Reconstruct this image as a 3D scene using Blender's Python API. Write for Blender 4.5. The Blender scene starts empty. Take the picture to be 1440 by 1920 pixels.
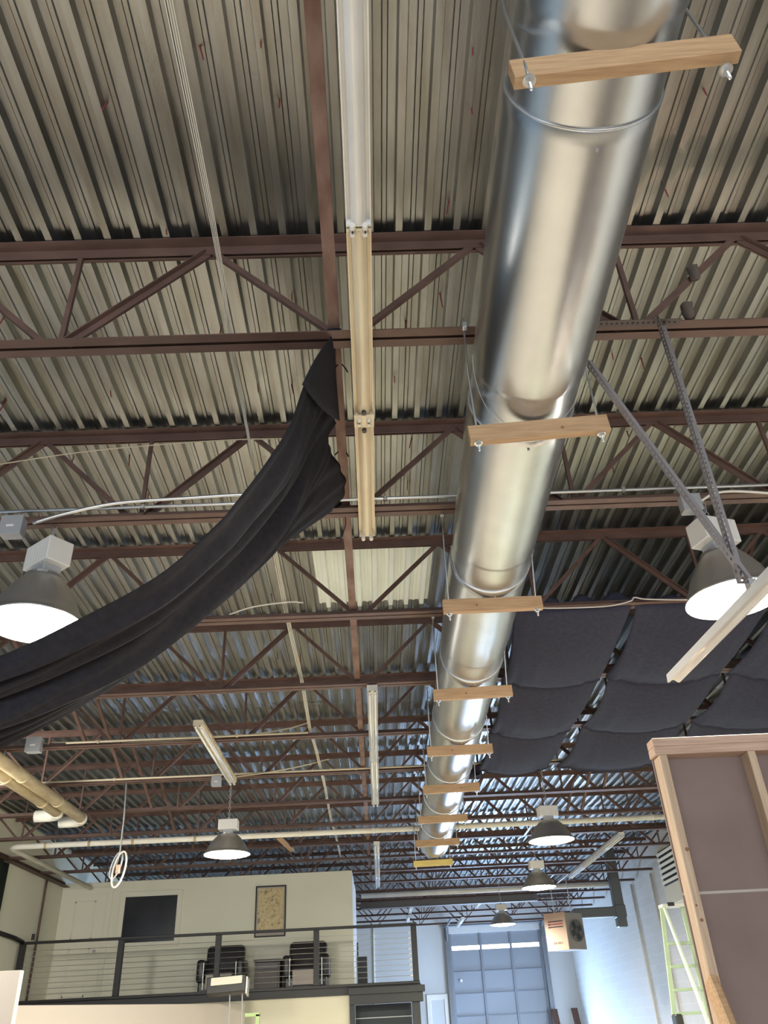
import bpy, bmesh, math, random
from mathutils import Vector, Matrix
random.seed(7)
scene = bpy.context.scene
COL = scene.collection
PI = math.pi

# ------------------------------------------------------------------ camera
CZ = 1.6                                   # eye height above the floor
F_PX, PITCH, ROLL, YAW = 1500.0, math.radians(32.95), math.radians(3.06), math.radians(1.85)
fw = Vector((math.sin(YAW)*math.cos(PITCH), math.cos(YAW)*math.cos(PITCH), math.sin(PITCH)))
r0 = Vector((math.cos(YAW), -math.sin(YAW), 0.0)); u0 = r0.cross(fw)
rt = r0*math.cos(ROLL) - u0*math.sin(ROLL); up = u0*math.cos(ROLL) + r0*math.sin(ROLL)
cam_data = bpy.data.cameras.new('camera'); cam = bpy.data.objects.new('camera', cam_data); COL.objects.link(cam)
cam.matrix_world = Matrix(((rt.x, up.x, -fw.x, 0), (rt.y, up.y, -fw.y, 0), (rt.z, up.z, -fw.z, CZ), (0, 0, 0, 1)))
cam_data.sensor_fit = 'VERTICAL'; cam_data.sensor_height = 36.0; cam_data.lens = F_PX/1920*36
cam_data.clip_start = 0.05; cam_data.clip_end = 200
scene.camera = cam

# ------------------------------------------------------------------ light and exposure
scene.view_settings.view_transform = 'Standard'; scene.view_settings.look = 'None'
scene.view_settings.gamma = 1.0; scene.view_settings.use_curve_mapping = False
scene.view_settings.exposure = 0.32
LAMP_EMIT = 400.0                            # high bay lamps
world = bpy.data.worlds.new('world'); scene.world = world; world.use_nodes = True
wb = world.node_tree.nodes['Background']; wb.inputs[0].default_value = (0.80, 0.90, 1.0, 1); wb.inputs[1].default_value = 0.55
def area_light(name, loc, target, sx, sy, power, color):
    d = bpy.data.lights.new(name, 'AREA'); d.shape = 'RECTANGLE'; d.size = sx; d.size_y = sy
    d.energy = power; d.color = color
    o = bpy.data.objects.new(name, d); COL.objects.link(o); o.location = loc
    o.rotation_euler = (Vector(target) - Vector(loc)).to_track_quat('-Z', 'Y').to_euler()
    return o
# daylight through the storefront glass behind the camera and at the overhead door, and an added fill for the balcony wall
area_light('storefront_daylight', (0.0, -5.6, 1.9), (0, 4, 2.4), 11.0, 3.2, 400, (0.93, 0.97, 1.0))
area_light('doorway_daylight', (6.2, 24.5, 1.2), (0.0, 24.5, 1.2), 4.0, 2.0, 420, (0.56, 0.74, 1.0))
area_light('door_gap_daylight', (3.9, 29.5, 0.5), (3.2, 24.0, 2.6), 3.0, 0.8, 520, (0.42, 0.64, 1.0))
area_light('balcony_fill', (-5.2, 8.4, 3.7), (-3.6, 15.5, 2.2), 0.6, 0.6, 85, (1.0, 0.96, 0.85))  # added out of view to brighten the balcony wall

# ------------------------------------------------------------------ materials
def new_mat(name, color=(.5, .5, .5), rough=.6, metal=0.0, spec=.5, var=None, vscale=6.0, stretch=(1, 1, 1), bump=0.0, bscale=40, coat=0.0, vdetail=4.0, vlo=.35, vhi=.65):
    m = bpy.data.materials.new(name); m.use_nodes = True
    nt = m.node_tree; b = nt.nodes['Principled BSDF']
    b.inputs['Base Color'].default_value = (*color, 1); b.inputs['Roughness'].default_value = rough
    b.inputs['Metallic'].default_value = metal; b.inputs['Specular IOR Level'].default_value = spec
    if coat: b.inputs['Coat Weight'].default_value = coat
    if var or bump:
        tc = nt.nodes.new('ShaderNodeTexCoord'); mp = nt.nodes.new('ShaderNodeMapping'); mp.inputs['Scale'].default_value = stretch
        nt.links.new(tc.outputs['Object'], mp.inputs['Vector'])
    if var:
        n = nt.nodes.new('ShaderNodeTexNoise'); n.inputs['Scale'].default_value = vscale; n.inputs['Detail'].default_value = vdetail
        nt.links.new(mp.outputs[0], n.inputs['Vector'])
        cr = nt.nodes.new('ShaderNodeValToRGB'); cr.color_ramp.elements[0].position = vlo; cr.color_ramp.elements[1].position = vhi
        cr.color_ramp.elements[0].color = (*var, 1); cr.color_ramp.elements[1].color = (*color, 1)
        nt.links.new(n.outputs['Fac'], cr.inputs['Fac']); nt.links.new(cr.outputs['Color'], b.inputs['Base Color'])
    if bump:
        n2 = nt.nodes.new('ShaderNodeTexNoise'); n2.inputs['Scale'].default_value = bscale; n2.inputs['Detail'].default_value = 3
        nt.links.new(mp.outputs[0], n2.inputs['Vector'])
        bp = nt.nodes.new('ShaderNodeBump'); bp.inputs['Strength'].default_value = bump; bp.inputs['Distance'].default_value = .01
        nt.links.new(n2.outputs['Fac'], bp.inputs['Height']); nt.links.new(bp.outputs['Normal'], b.inputs['Normal'])
    return m
def emit_mat(name, color, strength):
    m = bpy.data.materials.new(name); m.use_nodes = True; nt = m.node_tree
    b = nt.nodes['Principled BSDF']; b.inputs['Base Color'].default_value = (*color, 1)
    b.inputs['Emission Color'].default_value = (*color, 1); b.inputs['Emission Strength'].default_value = strength
    return m
def block_mat(name, color, mortar):
    m = bpy.data.materials.new(name); m.use_nodes = True; nt = m.node_tree; b = nt.nodes['Principled BSDF']
    b.inputs['Roughness'].default_value = .7
    tc = nt.nodes.new('ShaderNodeTexCoord'); sp = nt.nodes.new('ShaderNodeSeparateXYZ'); cb = nt.nodes.new('ShaderNodeCombineXYZ')
    ad = nt.nodes.new('ShaderNodeMath'); ad.operation = 'ADD'
    nt.links.new(tc.outputs['Object'], sp.inputs[0]); nt.links.new(sp.outputs['X'], ad.inputs[0]); nt.links.new(sp.outputs['Y'], ad.inputs[1])
    nt.links.new(ad.outputs[0], cb.inputs['X']); nt.links.new(sp.outputs['Z'], cb.inputs['Y'])
    br = nt.nodes.new('ShaderNodeTexBrick'); br.inputs['Scale'].default_value = 1.0
    br.inputs['Color1'].default_value = (*color, 1); br.inputs['Color2'].default_value = (*[c*.96 for c in color], 1); br.inputs['Mortar'].default_value = (*mortar, 1)
    br.inputs['Mortar Size'].default_value = .006; br.inputs['Brick Width'].default_value = .4; br.inputs['Row Height'].default_value = .2
    nt.links.new(cb.outputs[0], br.inputs['Vector']); nt.links.new(br.outputs['Color'], b.inputs['Base Color'])
    bp = nt.nodes.new('ShaderNodeBump'); bp.inputs['Strength'].default_value = .4; bp.inputs['Distance'].default_value = .01
    nt.links.new(br.outputs['Fac'], bp.inputs['Height']); bp.invert = True; nt.links.new(bp.outputs['Normal'], b.inputs['Normal'])
    return m
M = {}
M['deck'] = new_mat('galvanised_deck', (.375, .385, .385), .32, .95, var=(.285, .28, .26), vscale=5, stretch=(2.5, .35, 1), bump=.12, bscale=160)
M['deck_pale'] = new_mat('pale_deck', (.91, .96, .92), .45, 0, var=(.86, .91, .85), vscale=4, stretch=(2, .6, 1))
M['primer'] = new_mat('brown_primer', (.150, .086, .070), .55, 0, var=(.105, .060, .048), vscale=7, stretch=(.6, 1, 1))
M['rust'] = new_mat('rusty_primer', (.26, .17, .14), .7, 0, var=(.15, .075, .06), vscale=5, stretch=(2, .8, 2))
M['duct'] = new_mat('galvanised_duct', (.60, .63, .66), .30, 1.0, var=(.56, .585, .615), vscale=5, bump=.02, bscale=9)
M['zinc'] = new_mat('zinc', (.68, .69, .70), .32, .9)
M['lumber_x'] = new_mat('lumber_along_x', (.50, .325, .18), .7, 0, var=(.39, .24, .125), vscale=9, stretch=(.6, 9, 9), bump=.06, bscale=30)
M['lumber_y'] = new_mat('lumber_yellow', (.72, .56, .20), .7, 0, var=(.62, .46, .14), vscale=9, stretch=(.6, 9, 9))
M['lumber_z'] = new_mat('lumber_along_z', (.54, .41, .295), .7, 0, var=(.44, .315, .215), vscale=9, stretch=(9, 9, .5), bump=.06, bscale=30)
M['lumber_p'] = new_mat('lumber_plates', (.55, .39, .30), .7, 0, var=(.45, .30, .22), vscale=9, stretch=(.5, 9, 9), bump=.06, bscale=30)
M['knot'] = new_mat('knot', (.24, .12, .06), .8)
M['drywall'] = new_mat('drywall_back_paper', (.235, .172, .160), .85, 0, var=(.20, .145, .132), vscale=3)
M['white_enamel'] = new_mat('white_enamel', (.80, .79, .77), .28, .0, var=(.74, .72, .69), vscale=3, coat=.4)
M['cream_sheen_enamel'] = new_mat('cream_sheen_enamel', (.80, .70, .52), .30, .0, var=(.74, .63, .45), vscale=3, coat=.4)  # cream; on the near strips the colour holds a warm reflection on white
M['porcelain'] = new_mat('lampholder_white', (.82, .78, .70), .45)
M['dark_contact'] = new_mat('dark_contact', (.07, .055, .05), .5)
M['tube'] = new_mat('fluorescent_tube', (.82, .84, .84), .2, 0, coat=.3)
M['black_cloth'] = new_mat('black_cloth', (.020, .019, .025), .80, 0, var=(.014, .0135, .018), vscale=30, bump=.15, bscale=300, spec=.25)
M['black_drape'] = new_mat('hazed_black_cloth', (.040, .042, .072), .9, 0, var=(.032, .034, .058), vscale=25, bump=.15, bscale=300, spec=.25)  # bluish lift puts lens flare haze into the black cloth colour
M['rope'] = new_mat('white_rope', (.62, .60, .58), .8)
M['white_cable'] = new_mat('white_cable', (.74, .70, .62), .5)
M['cable_old'] = new_mat('yellowed_cable', (.60, .52, .38), .6)
M['cable_pale'] = new_mat('pale_old_cable', (.66, .62, .52), .6)
M['slotted'] = new_mat('slotted_steel', (.30, .28, .29), .45, .6)
M['slotted_dark'] = new_mat('slotted_dark', (.10, .08, .075), .55, .4)
M['reflector'] = new_mat('spun_aluminium', (.50, .49, .48), .38, .85)
M['ballast'] = new_mat('ballast_housing', (.74, .72, .68), .45, 0)
M['grey_box'] = new_mat('grey_box', (.42, .43, .45), .5, .3)
M['lens_near'] = emit_mat('lamp_glow', (1.0, .92, .80), LAMP_EMIT)
M['lens_far'] = emit_mat('lamp_glow_far', (1.0, .92, .80), LAMP_EMIT*.45)
M['lens_green'] = emit_mat('lamp_glow_greenish', (.90, 1.0, .70), LAMP_EMIT)
M['pipe_white'] = new_mat('white_pipe', (.84, .82, .75), .5, 0, var=(.76, .72, .62), vscale=3)
M['pipe_tan'] = new_mat('tan_pipe_wrap', (.62, .52, .33), .6, 0, var=(.44, .34, .20), vscale=5, stretch=(2, .6, 2))
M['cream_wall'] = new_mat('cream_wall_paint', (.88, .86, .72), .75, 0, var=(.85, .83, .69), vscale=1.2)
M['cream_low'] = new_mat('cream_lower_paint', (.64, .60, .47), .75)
M['cream_trim'] = new_mat('cream_trim_paint', (.88, .85, .72), .6)
M['slate_tint'] = new_mat('slate_duct_tint', (.27, .38, .52), .7)  # colour picked to put a cool reflection on the duct flank
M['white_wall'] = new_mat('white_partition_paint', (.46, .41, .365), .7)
M['block'] = block_mat('painted_block', (.78, .78, .77), (.88, .88, .87))
M['back_paint'] = new_mat('far_wall_paint', (.72, .72, .72), .75, 0, var=(.68, .68, .69), vscale=.8)
M['floor'] = new_mat('concrete_floor', (.42, .37, .30), .5, 0, var=(.35, .31, .255), vscale=1.1)
M['black_steel'] = new_mat('black_railing_paint', (.012, .011, .012), .5, 0)
M['charcoal'] = new_mat('charcoal_beam_paint', (.038, .039, .043), .65)
M['navy_dark'] = new_mat('dark_recess', (.025, .032, .042), .6)
M['dark_glass'] = new_mat('dark_window_glass', (.022, .024, .032), .16, 0, var=(.035, .036, .045), vscale=3)
M['leather'] = new_mat('black_leather', (.022, .020, .022), .36, 0)
M['leather_pale'] = new_mat('worn_grey_leather', (.42, .36, .31), .5)
M['brownish'] = new_mat('dark_brown_laminate', (.085, .07, .062), .5)
M['door_grey'] = new_mat('sectional_door_grey', (.30, .32, .36), .5, 0)
M['door_rib'] = new_mat('sectional_door_rib', (.22, .24, .28), .5, .2)
M['track'] = new_mat('galvanised_track', (.22, .23, .25), .5, .5)
M['day_strip'] = emit_mat('daylit_glazing', (.96, 1.0, .72), 2.6)
M['heater_beige'] = new_mat('heater_beige', (.60, .42, .31), .5)
M['heater_grey'] = new_mat('heater_grey', (.30, .28, .26), .5)
M['mark_dark'] = new_mat('dark_marking', (.09, .05, .05), .6)
M['mark_red'] = new_mat('red_marking', (.42, .05, .06), .6)
M['flue'] = new_mat('flue_pipe_grey', (.15, .16, .16), .5, .4)
M['ladder_green'] = new_mat('green_fibreglass', (.46, .56, .40), .45)
M['ladder_pale'] = new_mat('pale_green_fibreglass', (.72, .82, .66), .4)
M['black_plastic'] = new_mat('black_plastic', (.03, .03, .03), .4)
M['dark_green'] = new_mat('dark_green_cloth', (.012, .030, .020), .85)
M['frame_green'] = new_mat('green_frame_paint', (.30, .40, .17), .5)
M['board_brown'] = new_mat('brown_board', (.17, .09, .065), .7, 0, var=(.11, .055, .04), vscale=5, stretch=(6, 6, .6))
M['screw'] = new_mat('red_brown_screw', (.20, .035, .03), .5)
M['mud'] = new_mat('dry_mud', (.12, .095, .08), .95)
M['steel_far'] = new_mat('grey_steel', (.16, .15, .15), .5, .2)
# printed poster: tan paper, blotches of grey and brown ink
m = bpy.data.materials.new('poster_print'); m.use_nodes = True; nt = m.node_tree; b = nt.nodes['Principled BSDF']; b.inputs['Roughness'].default_value = .4
tc = nt.nodes.new('ShaderNodeTexCoord'); vo = nt.nodes.new('ShaderNodeTexVoronoi'); vo.inputs['Scale'].default_value = 16
ns = nt.nodes.new('ShaderNodeTexNoise'); ns.inputs['Scale'].default_value = 20; ns.inputs['Detail'].default_value = 6
nt.links.new(tc.outputs['Object'], vo.inputs['Vector']); nt.links.new(tc.outputs['Object'], ns.inputs['Vector'])
cr = nt.nodes.new('ShaderNodeValToRGB'); e = cr.color_ramp.elements
e[0].position = .30; e[0].color = (.16, .12, .12, 1); e[1].position = .44; e[1].color = (.60, .45, .20, 1)
x = e.new(.62); x.color = (.68, .56, .32, 1)
nt.links.new(ns.outputs['Fac'], cr.inputs['Fac']); nt.links.new(cr.outputs['Color'], b.inputs['Base Color']); M['poster'] = m

# ------------------------------------------------------------------ building helpers
def world_off(o):
    v = Vector((0, 0, 0))
    while o is not None: v += o.location; o = o.parent
    return v
def frame_from(d):
    d = Vector(d).normalized(); a = Vector((0, 0, 1)) if abs(d.z) < .95 else Vector((1, 0, 0))
    s = d.cross(a).normalized(); return d, s, s.cross(d).normalized()
class MB:
    def __init__(self): self.v = []; self.f = []
    def add(self, vs, fs):
        n = len(self.v); self.v += [tuple(x) for x in vs]; self.f += [tuple(i+n for i in q) for q in fs]; return self
    def box(self, x0, x1, y0, y1, z0, z1):
        return self.add([(x0, y0, z0), (x1, y0, z0), (x1, y1, z0), (x0, y1, z0), (x0, y0, z1), (x1, y0, z1), (x1, y1, z1), (x0, y1, z1)],
                        [(0, 3, 2, 1), (4, 5, 6, 7), (0, 1, 5, 4), (1, 2, 6, 5), (2, 3, 7, 6), (3, 0, 4, 7)])
    def obox(self, c, ax, ay, az):         # centre and three half-axis vectors
        c, ax, ay, az = map(Vector, (c, ax, ay, az))
        vs = [c+sx*ax+sy*ay+sz*az for sz in (-1, 1) for sx, sy in ((-1, -1), (1, -1), (1, 1), (-1, 1))]
        return self.add(vs, [(0, 3, 2, 1), (4, 5, 6, 7), (0, 1, 5, 4), (1, 2, 6, 5), (2, 3, 7, 6), (3, 0, 4, 7)])
    def bar(self, p0, p1, w, h):
        p0, p1 = Vector(p0), Vector(p1); d, s, u = frame_from(p1-p0)
        return self.obox((p0+p1)/2, (p1-p0)/2, s*w/2, u*h/2)
    def tube(self, pts, r, n=8, cap=True):
        pts = [Vector(p) for p in pts]; rings = []; prev = None
        for i, p in enumerate(pts):
            d = (pts[min(i+1, len(pts)-1)]-pts[max(i-1, 0)]).normalized()
            if prev is None: _, s, u = frame_from(d)
            else:
                s = (prev - d*prev.dot(d)).normalized(); u = s.cross(d)
            prev = s; rr = r[i] if isinstance(r, (list, tuple)) else r
            rings.append([p + (s*math.cos(2*PI*k/n)+u*math.sin(2*PI*k/n))*rr for k in range(n)])
        vs = [q for g in rings for q in g]; fs = []
        for i in range(len(rings)-1):
            for k in range(n): fs.append((i*n+k, i*n+(k+1) % n, (i+1)*n+(k+1) % n, (i+1)*n+k))
        if cap: fs += [tuple(reversed(range(n))), tuple(range((len(rings)-1)*n, len(rings)*n))]
        return self.add(vs, fs)
    def lathe(self, prof, c, n=32, cap0=False, cap1=False):   # (r, z) about a vertical axis
        cx, cy, cz = c; vs = []; fs = []
        for r, z in prof:
            for k in range(n): vs.append((cx+r*math.cos(2*PI*k/n), cy+r*math.sin(2*PI*k/n), cz+z))
        for i in range(len(prof)-1):
            for k in range(n): fs.append((i*n+k, i*n+(k+1) % n, (i+1)*n+(k+1) % n, (i+1)*n+k))
        if cap0: fs.append(tuple(reversed(range(n))))
        if cap1: fs.append(tuple(range((len(prof)-1)*n, len(prof)*n)))
        return self.add(vs, fs)
    def grid(self, rows, loop=False):
        nr, nc = len(rows), len(rows[0]); vs = [p for r in rows for p in r]; fs = []
        for i in range(nr-1):
            for j in range(nc-1 if not loop else nc): fs.append((i*nc+j, i*nc+(j+1) % nc, (i+1)*nc+(j+1) % nc, (i+1)*nc+j))
        return self.add(vs, fs)
    def build(self, name, mat, parent=None, smooth=False, bevel=0, solid=0, subsurf=0, seg=1):
        off = world_off(parent) if parent is not None else Vector((0, 0, 0))
        me = bpy.data.meshes.new(name)
        loc = Vector((0, 0, 0))
        if parent is None:                  # origin at the base of the thing
            xs = [q[0] for q in self.v]; ys = [q[1] for q in self.v]; zs = [q[2] for q in self.v]
            loc = Vector(((min(xs)+max(xs))/2, (min(ys)+max(ys))/2, min(zs))); off = loc
        me.from_pydata([(q[0]-off.x, q[1]-off.y, q[2]-off.z) for q in self.v], [], self.f); me.update()
        bm = bmesh.new(); bm.from_mesh(me)
        bmesh.ops.recalc_face_normals(bm, faces=bm.faces)
        if bevel: bmesh.ops.bevel(bm, geom=[e for e in bm.edges if len(e.link_faces) == 2 and e.calc_face_angle(0) > .6], offset=bevel, segments=seg, affect='EDGES', profile=.5)
        bm.to_mesh(me); bm.free()
        if smooth:
            for p in me.polygons: p.use_smooth = True
        o = bpy.data.objects.new(name, me); COL.objects.link(o); o.location = loc
        if mat is not None: me.materials.append(M[mat] if isinstance(mat, str) else mat)
        if parent is not None: o.parent = parent
        if solid: md = o.modifiers.new('thickness', 'SOLIDIFY'); md.thickness = solid; md.offset = 0
        if subsurf: md = o.modifiers.new('smooth', 'SUBSURF'); md.levels = md.render_levels = subsurf
        return o
def tag(o, label=None, cat=None, group=None, kind=None):
    if label: o['label'] = label
    if cat: o['category'] = cat
    if group: o['group'] = group
    if kind: o['kind'] = kind
    return o
def empty(name, loc, label, cat, group=None):
    o = bpy.data.objects.new(name, None); COL.objects.link(o); o.location = loc; o.empty_display_size = .1
    return tag(o, label, cat, group)
def copy_tree(o, parent=None):
    c = o.copy(); COL.objects.link(c)
    if parent is not None: c.parent = parent
    for ch in list(o.children): copy_tree(ch, c)
    return c
def smooth_pts(ctrl, n):
    # Catmull-Rom through the control points
    P = [Vector(p) for p in ctrl]; P = [2*P[0]-P[1]] + P + [2*P[-1]-P[-2]]; out = []
    m = len(P)-3
    for k in range(n):
        t = k/(n-1)*m; i = min(int(t), m-1); u = t-i; a, b2, c, d = P[i:i+4]
        out.append(.5*((2*b2)+(c-a)*u+(2*a-5*b2+4*c-d)*u*u+(3*b2-a-3*c+d)*u**3))
    return out

# ------------------------------------------------------------------ the building: sizes
XL, XR, YB, YF = -6.5, 6.4, 30.0, -5.8
Z_DECK, Z_BOT = 5.14, 4.43                   # underside of the deck ribs / of the joists
JY = [2.81+1.55*k for k in range(0, 18)]     # joist lines, the nearest in the frame first
DUCT_R, DUCT_Z = .254, 4.124
duct_x = lambda y: .735+.0165*y

# ------------------------------------------------------------------ ceiling: corrugated steel deck
PITCHX, C0 = .1524, -1.278
def deck_profile(n0, n1, zl, c0=C0, depth=.052):
    pr = []
    for n in range(n0, n1):
        c = c0+n*PITCHX
        pr += [(c-.018, zl), (c+.018, zl), (c+.026, zl+depth), (c+.060, zl+depth), (c+.066, zl+depth-.007), (c+.085, zl+depth-.007), (c+.091, zl+depth), (c+.1264, zl+depth)]
    return pr
deck = MB()
n0, n1 = int((XL-C0)/PITCHX), int((XR-C0)/PITCHX)+1
laps = [YF, 3.95, 9.97, 16.0, 22.1, YB]
for i in range(len(laps)-1):
    pr = deck_profile(n0, n1, Z_DECK-(.004 if i % 2 == 0 else 0))
    deck.grid([[(x, laps[i], z) for x, z in pr], [(x, laps[i+1]+(.05 if i % 2 == 0 else 0), z) for x, z in pr]])
deck.box(XL-.1, XR+.1, YF, YB+.1, Z_DECK+.06, Z_DECK+.16)  # unseen cover slab, added to keep world light out
ceiling = deck.build('ceiling', 'deck'); tag(ceiling, 'corrugated galvanised steel roof deck with ribs running away from the camera', 'ceiling', kind='structure')
SCREWS = [(-1.97, 1.83), (-.62, 1.80), (-.36, 1.76), (-1.09, 2.03), (-.31, 2.04), (-.97, 2.70), (-2.03, 2.73), (-2.46, 3.20), (-2.02, 3.26), (-2.60, 3.52), (-1.60, 3.90), (-.65, 3.90), (-.43, 3.95),
          (-2.32, 4.02), (-2.05, 4.60), (-1.67, 4.65), (-2.55, 5.30), (-2.02, 5.20), (-1.66, 5.16), (-.8, 3.40), (-.36, 3.15), (.55, 1.80), (.57, 2.08), (.50, 2.60), (1.62, 2.0), (1.60, 2.52), (2.3, 2.1), (1.42, 3.0),
          (.3, 3.42), (.24, 3.85), (.50, 3.22), (1.62, 3.70), (1.84, 3.80), (2.42, 3.02), (2.65, 3.72), (.36, 5.10), (.37, 4.55), (1.92, 4.50), (1.93, 4.95), (-1.2, 6.6), (-.9, 6.9), (-1.5, 6.9), (-1.0, 8.3), (-1.3, 8.5), (-.75, 8.4), (-1.6, 8.7)]
sm = MB().tube([(0, 0, .05), (0, 0, 0), (0, 0, -.065), (0, 0, -.075)], [.006, .0045, .0038, .001], 6)
s0 = None
for (x, y) in SCREWS:
    if s0 is None:
        s0 = sm.build('roofing_screw', 'screw'); s0.location = (0, 0, 0)
        for vtx in s0.data.vertices: vtx.co.z -= .075
        s = s0
    else:
        s = s0.copy(); COL.objects.link(s)
    s.parent = ceiling; w = ceiling.location
    s.location = (x-w.x, y-w.y, Z_DECK+.02-w.z); s.rotation_euler = (random.uniform(-.25, .25), random.uniform(-.25, .25), 0)
tag(s0, 'red-brown screw point poking down through the deck')

# pale corrugated panel let in between the joists
pn = MB(); pr = [(x, z) for x, z in deck_profile(5, 13, Z_DECK-.012, depth=.056) if -.47 <= x <= .63]
pn.grid([[(x, 6.02, z) for x, z in pr], [(x, 7.13, z) for x, z in pr]])
o = pn.build('roof_panel', 'deck_pale', solid=.006); tag(o, 'pale greenish-white corrugated roof panel lapped under the grey deck', 'roof panel')

# ------------------------------------------------------------------ floor and walls
def wall(name, x0, x1, y0, y1, z0, z1, mat, label):
    o = MB().box(x0, x1, y0, y1, z0, z1).build(name, mat); return tag(o, label, 'wall', kind='structure')
o = MB().box(XL-.2, XR+.2, YF, YB+.2, -.15, 0).build('floor', 'floor'); tag(o, 'bare concrete floor of the hall', 'floor', kind='structure')
wall('wall_left_near', XL-.2, XL, YF, 12.2, 0, Z_DECK+.04, 'slate_tint', 'unseen side wall near the camera, slate to cool the duct reflection')
wall('wall_left', XL-.2, XL, 12.2, YB, 0, Z_DECK+.04, 'cream_wall', 'cream painted side wall beside the balcony')
wall('wall_right', XR, XR+.2, YF, YB, 0, Z_DECK+.04, 'block', 'white painted concrete block side wall by the ladder')
# far wall with the opening of the sectional door
DX0, DX1, DZ1 = 2.36, 5.42, 4.22
wb_ = MB(); wb_.box(XL, DX0, YB, YB+.2, 0, Z_DECK+.04); wb_.box(DX1, XR, YB, YB+.2, 0, Z_DECK+.04); wb_.box(DX0, DX1, YB, YB+.2, DZ1, Z_DECK+.04)
tag(wb_.build('wall_back', 'back_paint'), 'white far wall around the overhead door', 'wall', kind='structure')
# front wall below and above the storefront glass
wf = MB(); wf.box(XL, XR, YF-.15, YF, 0, .3); wf.box(XL, XR, YF-.15, YF, 3.6, Z_DECK+.04)
tag(wf.build('wall_front', 'back_paint'), 'front wall behind the camera', 'wall', kind='structure')

# balcony room walls
YR, YW = 16.4, 18.25
Z_MEZ, Z_WT = 2.28, 4.47
wmz = wall('wall_balcony', XL, -.49, YW, YW+.12, Z_MEZ, Z_WT, 'cream_wall', 'cream wall at the back of the balcony with door, dark window and poster')
wall('wall_balcony_end', -.61, -.49, YW+.12, 21.2, Z_MEZ, Z_WT, 'back_paint', 'white end wall of the balcony room, lit bluish from the far bay')
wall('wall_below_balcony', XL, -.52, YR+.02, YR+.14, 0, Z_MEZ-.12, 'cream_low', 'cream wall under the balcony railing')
o = MB().box(XL, .74, YR-.02, 21.2, Z_MEZ-.12, Z_MEZ).build('floor_balcony', 'charcoal'); tag(o, 'dark balcony floor edge under the railing', 'floor', kind='structure')
# recess under the balcony's end: charcoal fascia beam, post, dark door
t = empty('balcony_fascia', (.1, YR, 0), 'charcoal fascia beam and post framing a dark recess under the balcony end', 'beam')
MB().box(-.53, .76, YR-.06, YR+.1, 2.01, Z_MEZ-.12).build('fascia_board', 'charcoal', t, bevel=.006)
MB().box(-.55, .80, YR-.09, YR+.02, Z_MEZ-.125, Z_MEZ-.02).build('cap_board', 'charcoal', t, bevel=.006)
MB().box(.56, .70, YR-.03, YR+.11, 0, 2.01).build('post', 'charcoal', t, bevel=.005)
MB().box(-.53, -.44, YR-.03, YR+.11, 0, 2.01).build('post', 'charcoal', t, bevel=.005)
MB().box(-.44, .56, YR+.35, YR+.40, 0, 2.01).build('recess_panel', 'navy_dark', t)
MB().box(-.44, .56, YR+.33, YR+.35, 1.80, 1.815).build('rail_strip', 'grey_box', t)

# white door, dark window and trim in the balcony wall
d = MB().box(-6.38, -5.55, YW-.035, YW-.005, Z_MEZ, 4.26).build('door_2', 'cream_trim'); tag(d, 'cream two-panel door in the balcony wall', 'door', kind='structure')
for x0, x1, z0, z1 in ((-6.19, -5.76, 3.42, 4.12), (-6.19, -5.76, 2.42, 3.26)):
    f = MB()
    for a, b_, c, e_ in ((x0, x1, z0, z0+.03), (x0, x1, z1-.03, z1), (x0, x0+.03, z0, z1), (x1-.03, x1, z0, z1)): f.box(a, b_, YW-.05, YW-.035, c, e_)
    f.build('panel_moulding', 'cream_trim', d, bevel=.004)
MB().tube([(-5.66, YW-.035, 3.20), (-5.66, YW-.075, 3.20), (-5.66, YW-.10, 3.20)], [.02, .015, .03], 12).build('door_knob', 'grey_box', d)
f = MB()
for a, b_, c, e_ in ((-6.47, -6.38, Z_MEZ, 4.26), (-5.55, -5.44, Z_MEZ, 4.26), (-6.47, -5.44, 4.26, 4.37)): f.box(a, b_, YW-.03, YW, c, e_)
f.build('door_casing', 'cream_trim', d, bevel=.004)
w = MB().box(-5.17, -4.10, YW-.012, YW-.004, 3.32, 4.16).build('window_1', 'dark_glass'); tag(w, 'black window pane in the cream balcony wall', 'window', kind='structure')
f = MB()
for a, b_, c, e_ in ((-5.27, -5.17, 3.32, 4.16), (-4.10, -4.0, 3.32, 4.16), (-5.27, -4.0, 4.16, 4.26), (-5.27, -4.0, 3.22, 3.32)): f.box(a, b_, YW-.035, YW-.002, c, e_)
f.build('window_casing', 'cream_trim', w, bevel=.004)

# ------------------------------------------------------------------ overhead sectional door
gd = MB().box(DX0, DX1, YB+.06, YB+.10, 0, 3.73).build('door_1', 'door_grey'); tag(gd, 'grey sectional overhead door in the far wall', 'door', kind='structure')
MB().box(DX0, DX1, YB+.06, YB+.10, 3.855, DZ1).build('top_section', 'door_grey', gd)
for i in range(3):
    x0 = DX0+.08+i*1.0; MB().box(x0, x0+.94, YB+.07, YB+.09, 3.73, 3.855).build('window_pane', 'day_strip', gd)
f = MB()
for z in (.62, 1.24, 1.87, 2.49, 3.11): f.box(DX0, DX1, YB+.03, YB+.06, z-.012, z+.012)
f.build('section_joint', 'door_rib', gd)
for x in (DX0+.04, DX0+1.04, DX0+2.04, DX1-.04): MB().box(x-.035, x+.035, YB+.02, YB+.062, 0, DZ1).build('stile', 'door_rib', gd)
for x, s in ((DX0-.07, 1), (DX1+.07, -1)):
    MB().box(x-.07, x+.07, YB-.12, YB-.003, 0, 4.45).build('track', 'track', gd)
    MB().tube([(x, YB-.14, 4.0), (x, YB-.2, 4.32), (x, YB-.5, 4.42), (x, YB-2.6, 4.42)], .035, 8).build('curved_track', 'track', gd)
MB().tube([(DX0-.2, YB-.15, 4.44), (DX1+.2, YB-.15, 4.44)], .035, 10).build('torsion_shaft', 'track', gd)
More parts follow.
